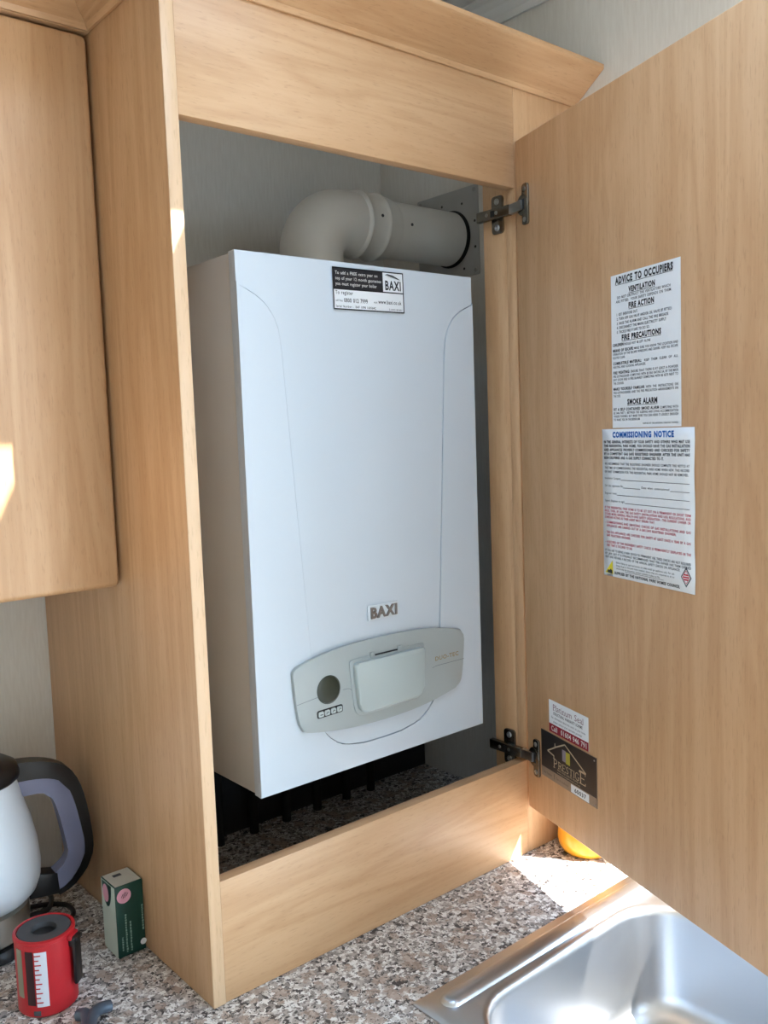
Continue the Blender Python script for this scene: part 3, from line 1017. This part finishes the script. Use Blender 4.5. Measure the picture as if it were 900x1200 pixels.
for v_, segs in ((.338, ((.225, .955),)), (.389, ((.25, .445), (.765, .955))), (.440, ((.175, .955),)), (.491, ((.27, .955),))):
    for u0, u1 in segs:
        Print(NM, LT).rect(X(u0), X(u1), Y(v_ + .003), Y(v_)).build('form_line', INK, cn)
Print(NM, LT).rect(X(.26), X(.69), Y(.9520), Y(.9500)).build('form_line', INK, cn)
pr.build('black_print', INK, cn)
pr = Print(NM, LT)
for i, (s, u1) in enumerate((('WE RECOMMEND THAT THE REGISTERED ENGINEER SHOULD COMPLETE THIS NOTICE AT', .955), ('THE TIME OF COMMISSIONING THE RESIDENTIAL PARK HOME WHEN NEW. THIS RECORD', .955), ('OF FIRST COMMISSION FOR THIS RESIDENTIAL PARK HOME SHOULD NOT BE REMOVED.', .945))):
    pr.text(s, X(.03), X(u1), Y(.240 + i * .027), NH * .0150, .012)
for s, u0, u1, v_ in (('Installation Company', .03, .22, .336), ('Gas Safe registration No.', .03, .25, .387), ('Date when commissioned', .46, .755, .387), ('Engineer name', .03, .17, .438), ('Signed (Engineer to sign)', .03, .265, .489)):
    pr.text(s, X(u0), X(u1), Y(v_), NH * .014, .004)
for i, (s, u1) in enumerate((('IF YOU ARE TO BRING A NEW DEVICE TO PERMANENT USE, THESE CHECKS ARE NOT REQUIRED', .965), ('BY LAW, BUT IT IS STRONGLY RECOMMENDED THAT THE OWNER HAS THEM CARRIED', .965), ('OUT AND RETAINS A RECORD OF THE ANNUAL SAFETY CHECKS ON APPLIANCES.', .86))):
    pr.text(s, X(.025), X(u1), Y(.830 + i * .0225), NH * .0150, .012)
for i, (s, u1) in enumerate((('Before fitting any approved person can safely install gas appliances only. For safe', .80), ('fitting of gas in this park home installed, ensure they are competent to do so', .80), ('and to keep the documents. Services carefully to place on file.', .65))):
    pr.text(s, X(.155), X(u1), Y(.905 + i * .0195), NH * .0125, .004)
pr.build('grey_print', INKG, cn)
pr = Print(NM, LT)
for s, u0, u1, v_ in (('IF THE RESIDENTIAL PARK HOME IS TO BE LET OUT ON A PERMANENT OR SHORT TERM', .025, .965, .536), ('BASIS, THEN, BY LAW, THE GAS SAFETY (INSTALLATION AND USE) REGULATIONS, AND', .025, .965, .559),
                      ('OTHER MORE GENERAL HEALTH AND SAFETY LEGISLATION - THE CURRENT OWNER OR', .025, .965, .581), ('SOMEONE ACTING AS THEIR AGENT MUST ENSURE THAT:', .025, .60, .603),
                      ('- COMMISSIONING AND SERVICING CHECKS OF GAS INSTALLATIONS AND GAS', .025, .965, .638), ('APPLIANCES ARE CARRIED OUT BY A GAS SAFE REGISTERED ENGINEER;', .045, .82, .661),
                      ('- THE GAS APPLIANCES ARE CHECKED FOR SAFETY AT LEAST ONCE A YEAR BY A GAS', .025, .965, .705), ('SAFE REGISTERED ENGINEER;', .045, .33, .728),
                      ('- A RECORD OF THE ENGINEER\'S SAFETY CHECK IS PERMANENTLY DISPLAYED IN THE', .025, .965, .772), ('UNIT THAT IS OCCUPIED TO USE.', .045, .35, .795)):
    pr.text(s, X(u0), X(u1), Y(v_), NH * .0152, .018)
pr.build('red_print', INKR, cn)
pr = Print(NM, LT)
pr.poly([(X(.022), Y(.978)), (X(.118), Y(.984)), (X(.112), Y(.888))])
pr.build('yellow_triangle', YELL, cn)
pr = Print(NM, LT + .0002)
pr.poly([(X(.045), Y(.975)), (X(.055), Y(.955)), (X(.075), Y(.958)), (X(.09), Y(.948)), (X(.11), Y(.96)), (X(.108), Y(.982))])
pr.text('SAFE', X(.05), X(.112), Y(1.0), NH * .013, .02)
pr.build('triangle_mark', INK, cn)
dc, dr_ = (.918, .905), (.052, .062)
dm = lambda k_: [(X(dc[0]), Y(dc[1] - dr_[1] * k_)), (X(dc[0] + dr_[0] * k_), Y(dc[1])), (X(dc[0]), Y(dc[1] + dr_[1] * k_)), (X(dc[0] - dr_[0] * k_), Y(dc[1]))]
Print(NM, LT).poly(dm(1)).build('diamond_border', INKG, cn)
Print(NM, LT + .0001).poly(dm(.80)).build('diamond_field', PAPER, cn)
pr = Print(NM, LT + .0002)
d1 = dm(.66)
for a, c in zip(d1, d1[1:] + d1[:1]): pr.line(a, c, .0008)
pr.line((X(.895), Y(.89)), (X(.94), Y(.89)), .002); pr.line((X(.89), Y(.905)), (X(.945), Y(.905)), .002); pr.line((X(.895), Y(.92)), (X(.94), Y(.92)), .002)
pr.build('diamond_mark', INKR, cn)

# insurance card
NM = notice_frame(.0712, .2390, .0003)
NW, NH = .1090, .0523
ps = thing('warranty_card', DM @ V((.12, .26, 0)), 'small white card with maroon phone-number band above the black plaque', 'card')
MB().prism([(0, 0), (NW, 0), (NW, NH), (0, NH)], 0, .0003, NM).build('card', PAPER, ps)
Print(NM, .0005).rect(0, NW, 0, NH * .265).build('maroon_band', MAROON, ps)


def serif_text(pr, s, x0, x1, base, cap, bold, stems=True):
    pr.text(s, x0, x1, base, cap, bold)


pr = Print(NM, .0006)
pr.text('Platinum Seal', X(.115), X(.88), Y(.285), NH * .19, -.006)
# serifs on the capitals and stems
for u in (.130, .205, .36, .41, .47, .865):
    pr.rect(X(u - .018), X(u + .018), Y(.292), Y(.278))
pr.build('maroon_print', mat('ink_dull_maroon', srgb(122, 62, 82), .6), ps)
pr = Print(NM, .0006)
pr.text('STRUCTURAL WARRANTY SCHEME', X(.12), X(.86), Y(.425), NH * .085, .02)
pr.text('For information about the cover on your home', X(.07), X(.93), Y(.555), NH * .070, .0)
pr.text('please contact your warranty provider', X(.12), X(.85), Y(.675), NH * .070, .0)
pr.build('grey_print', INKG, ps)
pr = Print(NM, .0008)
pr.text('Call  01604 946 791', X(.06), X(.955), NH * .060, NH * .155, .02)
pr.build('white_print', INKW, ps)

# builder's plaque
NM = notice_frame(.0472, .1585, .0003)
NW, NH = .1535, .0772
pq = thing('plaque', DM @ V((.12, .2, 0)), 'black plaque reading PRESTIGE with a house outline, low on the open door', 'plaque')
MB().prism([(0, 0), (NW, 0), (NW, NH), (0, NH)], 0, .0011, NM).build('plate', PLAQG, pq)
Print(NM, .0013).rect(0, NW, NH * .205, NH).build('black_field', PLAQUE, pq)
pr = Print(NM, .0015)
lw = .0022
for a, c in (((.125, .40), (.27, .25)), ((.27, .25), (.27, .16)), ((.27, .245), (.455, .075)), ((.455, .075), (.825, .43)), ((.125, .40), (.245, .44)), ((.245, .43), (.245, .50)), ((.825, .43), (.71, .43)), ((.71, .43), (.71, .47))):
    pr.line((X(a[0]), Y(a[1])), (X(c[0]), Y(c[1])), lw)


def stroke(x0, y0, x1, y1, w_): pr.line((x0, y0), (x1, y1), w_)


def serif(ch, x, base, w_, h_):
    """a plain roman capital with slab serifs, drawn with strokes"""
    tk, tn, sf = h_ * .13, h_ * .07, w_ * .22
    L_, R_, T_ = x + tk / 2 + sf * .5, x + w_, base + h_
    st = lambda xx: (stroke(xx, base, xx, T_, tk), pr.rect(xx - sf, xx + sf, base, base + tn), pr.rect(xx - sf, xx + sf, T_ - tn, T_))
    if ch in 'PRE': st(L_)
    if ch in 'PR':
        pp = bez((L_, T_ - tn / 2), (R_ + w_ * .12, T_ - tn / 2), (R_ + w_ * .12, base + h_ * .47), (L_, base + h_ * .47), 8)
        for a, c in zip(pp, pp[1:]): stroke(*a, *c, tk * .8)
    if ch == 'R': stroke(L_ + w_ * .3, base + h_ * .47, R_, base, tk)
    if ch == 'E':
        for yy, xx in ((base + tn / 2, R_), (base + h_ * .5, R_ - w_ * .2), (T_ - tn / 2, R_)):
            stroke(L_, yy, xx, yy, tn)
        pr.rect(R_ - tn, R_, base, base + h_ * .22); pr.rect(R_ - tn, R_, T_ - h_ * .22, T_)
    if ch == 'S':
        pp = bez((R_ - w_ * .1, T_ - h_ * .16), (x + w_ * .5, T_ + h_ * .16), (x - w_ * .25, base + h_ * .68), (x + w_ * .5, base + h_ * .5), 8) + bez((x + w_ * .5, base + h_ * .5), (R_ + w_ * .25, base + h_ * .32), (x + w_ * .5, base - h_ * .16), (x + w_ * .1, base + h_ * .16), 8)[1:]
        for a, c in zip(pp, pp[1:]): stroke(*a, *c, tk * .8)
    if ch == 'T':
        xm = x + w_ / 2
        stroke(xm, base, xm, T_, tk); stroke(x, T_ - tn / 2, R_, T_ - tn / 2, tn); pr.rect(xm - sf, xm + sf, base, base + tn)
        pr.rect(x, x + tn, T_ - h_ * .2, T_); pr.rect(R_ - tn, R_, T_ - h_ * .2, T_)
    if ch == 'I':
        st(x + w_ / 2)
    if ch == 'G':
        pp = bez((R_ - w_ * .06, T_ - h_ * .18), (x + w_ * .55, T_ + h_ * .15), (x - w_ * .02, T_), (x, base + h_ * .5), 8) + bez((x, base + h_ * .5), (x, base), (x + w_ * .6, base - h_ * .12), (R_ - w_ * .08, base + h_ * .14), 8)[1:]
        for a, c in zip(pp, pp[1:]): stroke(*a, *c, tk * .8)
        stroke(R_ - w_ * .1, base + h_ * .08, R_ - w_ * .1, base + h_ * .42, tk); pr.rect(R_ - w_ * .4, R_ + w_ * .1, base + h_ * .40, base + h_ * .46)


serif('P', X(.235), Y(.690), X(.075), NH * .200)
for ch, u, wd in (('R', .325, .068), ('E', .400, .060), ('S', .468, .052), ('T', .528, .066), ('I', .598, .034), ('G', .640, .062)):
    serif(ch, X(u), Y(.660), X(wd), NH * .150)
serif('E', X(.712), Y(.690), X(.105), NH * .250)
pr.text('PARK AND LEISURE HOMES', X(.31), X(.69), Y(.715), NH * .036, 0)
pr.text('www.prestigehomes.co.uk', X(.30), X(.72), Y(.765), NH * .028, 0)
pr.build('champagne_print', CREAM, pq)
Print(NM, .0015).rect(X(.405), X(.470), Y(.44), Y(.20)).build('lilac_pane', LILAC, pq)
Print(NM, .0015).rect(X(.470), X(.545), Y(.46), Y(.21)).build('yellow_pane', mat('ink_dull_yellow', srgb(178, 168, 62), .5), pq)
pr = Print(NM, .0012)
pr.text('Serial Number', X(.03), X(.20), NH * .075, NH * .055, 0); pr.line((X(.245), NH * .05), (X(.245), NH * .17), .0012); pr.text('Year of manufacture', X(.28), X(.50), NH * .075, NH * .050, 0)
pr.build('engraving', mat('engraved_brown', srgb(88, 76, 66), .6), pq)
Print(NM, .0013).rect(X(.555), X(.870), NH * .015, NH * .185).build('serial_sticker', PAPER, pq)
pr = Print(NM, .0015); pr.text('60037', X(.62), X(.82), NH * .055, NH * .085, .02); pr.build('serial_digits', INK, pq)
for u, v_ in ((.97, .06), (.97, .95)):
    b = MB(); b.lathe([(.0014, .0011), (.0014, .0020), (.0006, .0024)], Mx=NM @ Matrix.Translation((X(u), Y(v_), 0)), seg=10)
    b.build('pin', SCREW, pq)

# ------------------------------------------------------------------ kettle
KX, KY = -.197, .360
kt = thing('kettle', (KX, KY, 0), 'white kettle jug with black lid and black and grey handle, at left edge of worktop', 'kettle')
c = (KX, KY, 0)
b = MB(); b.lathe([(.070, .0005), (.074, .003), (.074, .012), (.070, .018), (.060, .020)], c, 40); b.build('power_base', BLK, kt)
b = MB(); b.lathe([(.064, .0205), (.068, .024), (.070, .046), (.070, .064), (.062, .066)], c, 40); b.build('metal_skirt', STEELK, kt)
b = MB(); b.lathe([(.060, .0665), (.072, .072), (.082, .082), (.088, .098), (.0895, .118), (.087, .150), (.080, .185), (.070, .218), (.066, .236), (.064, .246), (.055, .248)], c, 48); b.build('jug', KETW, kt, smooth=60)
b = MB(); b.lathe([(.0650, .2465), (.0690, .250), (.0690, .258), (.066, .267), (.052, .276), (.030, .282), (.004, .285)], c, 40); b.build('lid', BLK, kt, smooth=50)
b = MB(); b.box(KX - .012, KX + .012, KY - .010, KY + .010, .2825, .2900, .003); b.build('lid_button', SCREW, kt)
HM = frame((KX, KY - .004, 0), (math.cos(math.radians(-3)), math.sin(math.radians(-3)), 0), (0, 0, 1))
ox = KX


def off(pts): return [(x - ox, z) for x, z in pts]


outer = bez((-.150, .2660), (-.105, .2640), (-.080, .2560), (-.062, .2420), 8) + bez((-.062, .2420), (-.040, .2230), (-.034, .170), (-.030, .124), 8)[1:] + bez((-.030, .124), (-.028, .085), (-.045, .060), (-.085, .047), 8)[1:]
mid = bez((-.150, .2370), (-.105, .2370), (-.084, .2320), (-.070, .2200), 8) + bez((-.070, .2200), (-.055, .205), (-.050, .165), (-.0435, .124), 8)[1:] + bez((-.0435, .124), (-.041, .090), (-.052, .070), (-.088, .0535), 8)[1:]
inner = bez((-.132, .2130), (-.115, .2130), (-.098, .2130), (-.090, .2050), 8) + bez((-.090, .2050), (-.079, .190), (-.074, .150), (-.068, .112), 8)[1:] + bez((-.068, .112), (-.066, .099), (-.074, .092), (-.0930, .082), 8)[1:]
MB().prism(off(outer) + off(list(reversed(mid))), -.013, .013, HM, .002).build('handle', BLK, kt)
MB().prism(off(mid) + off(list(reversed(inner))), -.0115, .0115, HM, .002).build('handle_grip', KETH, kt)
MB().prism(off([(-.122, .092), (-.086, .083), (-.084, .050), (-.128, .055)]), -.0135, .0135, HM, .003).build('handle_bracket', BLK, kt)
cb = [V((-.150, .405, .006)), V((-.118, .415, .006)), V((-.085, .405, .006)), V((-.062, .380, .006)), V((-.066, .345, .006)), V((-.098, .330, .006)), V((-.128, .345, .010)), V((-.122, .372, .014)), V((-.092, .380, .010)), V((-.070, .430, .006)), V((-.085, .475, .006)), V((-.15, .495, .006))]


def smooth_path(ps, n=6):
    o_ = []
    for i in range(len(ps) - 1):
        p0, p1, p2, p3 = ps[max(i - 1, 0)], ps[i], ps[i + 1], ps[min(i + 2, len(ps) - 1)]
        for j in range(n):
            t = j / n
            o_.append(.5 * ((2 * p1) + (p2 - p0) * t + (2 * p0 - 5 * p1 + 4 * p2 - p3) * t * t + (3 * p1 - p0 - 3 * p2 + p3) * t ** 3))
    o_.append(ps[-1])
    return o_


b = MB(); b.tube(smooth_path(cb), .0038, 10); b.build('power_cord', BLK, kt)

# ------------------------------------------------------------------ small carton
cx0, cx1, cy0, cy1, ch_ = -.0605, -.0195, .1905, .2385, .1045
ct = thing('carton', ((cx0 + cx1) / 2, (cy0 + cy1) / 2, 0), 'small dark green carton with pink round sticker beside the cabinet side panel', 'carton')
MB().box(cx0, cx1, cy0, cy1, .0005, ch_, .0008).build('carton_body', GREEN, ct)
F1 = frame((cx0, cy0, 0), (1, 0, 0), (0, 0, 1))
F2 = frame((cx0, cy1, 0), (0, -1, 0), (0, 0, 1))
F3 = frame((cx0, cy0, ch_), (1, 0, 0), (0, 1, 0))
dx, dy = cx1 - cx0, cy1 - cy0
# pale side with a scalloped dark flap
pr = Print(F2, .0003)
pr.rect(.0008, dy - .0008, .0008, ch_ - .0008)
pr.build('pale_side', PALE, ct)
pr = Print(F2, .0005)
pr.poly([(.004, ch_ - .002)] + bez((.004, ch_ - .002), (.006, ch_ - .048), (.034, ch_ - .048), (.036, ch_ - .002), 12)[1:])
pr.build('dark_scallop', GREEN, ct)
pr = Print(F2, .0007); pr.poly([(x, y) for x, y in [(.016 + .010 * math.cos(t), ch_ - .018 + .013 * math.sin(t)) for t in [2 * math.pi * i / 24 for i in range(24)]]]); pr.build('pink_sticker', PINK, ct)
pr = Print(F3, .0003); pr.rect(.0012, dx - .0012, .0012, dy - .0012); pr.build('pale_top', CTOP, ct)
pr = Print(F3, .0005); pr.rect(.012, .024, dy * .62, dy * .78); pr.build('top_mark', INKG, ct)
pr = Print(F1, .0004); pr.poly(circle(.0125, ch_ - .0155, .0105, 28)); pr.build('pink_sticker', PINK, ct)
pr = Print(F1, .0006)
for i, wd in enumerate((.005, .0085, .0075, .0045)):
    pr.line((.0085 + i * .0024, ch_ - .0145 - wd / 2), (.0115 + i * .0024, ch_ - .0145 + wd / 2), .0009)
pr.build('sticker_marks', INK, ct)
pr = Print(F1, .0004)
for j, (xx, z0, z1) in enumerate(((.0060, .010, .030), (.0120, .006, .062), (.0185, .006, .050), (.0370, .030, .068))):
    z = z0
    while z < z1:
        l_ = random.uniform(.0015, .0045)
        pr.rect(xx, xx + random.uniform(.0018, .0028), z, min(z + l_, z1)); z += l_ + .0009
pr.build('pale_print', mat('ink_sage', srgb(130, 160, 148), .6), ct)
pr = Print(F1, .0004); pr.poly(circle(.0375, .0125, .0046, 20)); pr.build('white_sticker', PAPER, ct)

# ------------------------------------------------------------------ red cylindrical tool
TX, TY, TR, TH = -.168, .166, .0372, .1010
tl = thing('pipe_tool', (TX, TY, 0), 'red cylindrical hand tool with grey hollow top, white scale and black clip on worktop', 'tool')
b = MB(); b.lathe([(.0350, .0005), (TR, .003), (TR, TH - .006), (TR + .0012, TH - .005), (TR + .0012, TH - .001), (TR - .001, TH), (TR - .003, TH), (TR - .0036, TH - .004)], (TX, TY, 0), 48, cap1=False)
b.build('body', RED, tl, smooth=40)
b = MB(); b.lathe([(TR - .0035, TH - .003), (TR - .0045, TH - .0005), (.0180, TH + .0003), (.0160, TH - .001), (.0145, TH - .05), (.003, TH - .05)], (TX, TY, 0), 40, cap0=False)
b.build('top_disc', DGREY, tl, smooth=40)
b = MB(); b.lathe([(.0138, TH - .048), (.0138, TH - .0065), (.010, TH - .0060), (.002, TH - .0060)], (TX, TY, 0), 32, cap0=False)
b.build('bore', BLK, tl)
cama = math.atan2(-.985 - TY, -.535 - TX)


def patch(phi0, phi1, z0, z1, r_, name, m, thick=.0006):
    b = MB(); n = 8
    la = []
    for rr_ in (r_, r_ + thick):
        la.append(rr_)
    lo = []
    for i in range(n + 1):
        a = cama + math.radians(phi0 + (phi1 - phi0) * i / n)
        d_ = V((math.cos(a), math.sin(a), 0))
        cc = V((TX, TY, 0))
        lo.append([cc + d_ * la[0] + V((0, 0, z0)), cc + d_ * la[1] + V((0, 0, z0)), cc + d_ * la[1] + V((0, 0, z1)), cc + d_ * la[0] + V((0, 0, z1))])
    b.loft(lo, True, True, True)
    return b.build(name, m, tl)


patch(-41, -25, .018, .089, TR, 'slot', mat('slot_dark', srgb(44, 14, 20), .5))
patch(-22, 1, .016, .088, TR, 'scale_strip', SCALEW)
for i in range(11):
    z = .021 + i * .0062
    patch(-22, -14 if i % 2 else -10, z, z + .0016, TR + .0006, 'scale_tick', RED, .0002)
patch(-66, -50, .026, .090, TR, 'side_strip', SAGE)
patch(-30, -16, .004, .0105, TR, 'latch_hole', DGREY, .0004)
a = cama + math.radians(60)
CMx = frame((TX + math.cos(a) * TR, TY + math.sin(a) * TR, 0), (-math.sin(a), math.cos(a), 0), (0, 0, 1))
b = MB()
b.box(-.0085, .0085, .030, .088, .0035, .0085, .002, CMx)
b.box(-.0085, .0085, .080, .092, -.001, .0085, .002, CMx)
b.box(-.0070, .0070, .088, .093, .0015, .012, .0012, CMx)
b.build('clip', BLK, tl)
b = MB(); b.box(-.010, .010, .0890, .0955, -.002, .0045, .0015, CMx); b.build('clip_lug', RED, tl)

# grey tool at the very bottom of the frame
ht = thing('pliers', (-.16, .07, 0), 'slate grey hand tool lying on the worktop at the bottom left edge', 'tool')
b = MB(); b.tube(smooth_path([V((-.155, .098, .008)), V((-.150, .085, .012)), V((-.160, .060, .010)), V((-.185, .02, .008)), V((-.205, -.02, .008))]), .0075, 12); b.build('handle', SLATE, ht)
b = MB(); b.tube(smooth_path([V((-.118, .088, .008)), V((-.135, .085, .012)), V((-.150, .070, .012)), V((-.170, .02, .008)), V((-.180, -.03, .008))]), .0075, 12); b.build('handle', SLATE, ht)

# ------------------------------------------------------------------ amber pot behind the door
am = thing('amber_pot', (.676, -.062, 0), 'rounded amber pot on the worktop, half hidden behind the lower edge of the door', 'pot')
b = MB(); b.lathe([(.036, .0005), (.043, .003), (.0485, .012), (.0505, .024), (.0495, .040), (.046, .052), (.044, .056), (.040, .054), (.040, .02), (.002, .02)], (.676, -.062, 0), 40); b.build('bowl', AMBER, am, smooth=60)
b = MB(); b.lathe([(.0445, .0565), (.0455, .058), (.0455, .066), (.040, .071), (.012, .073), (.011, .080), (.004, .082)], (.676, -.062, 0), 36); b.build('lid', AMBER, am, smooth=50)
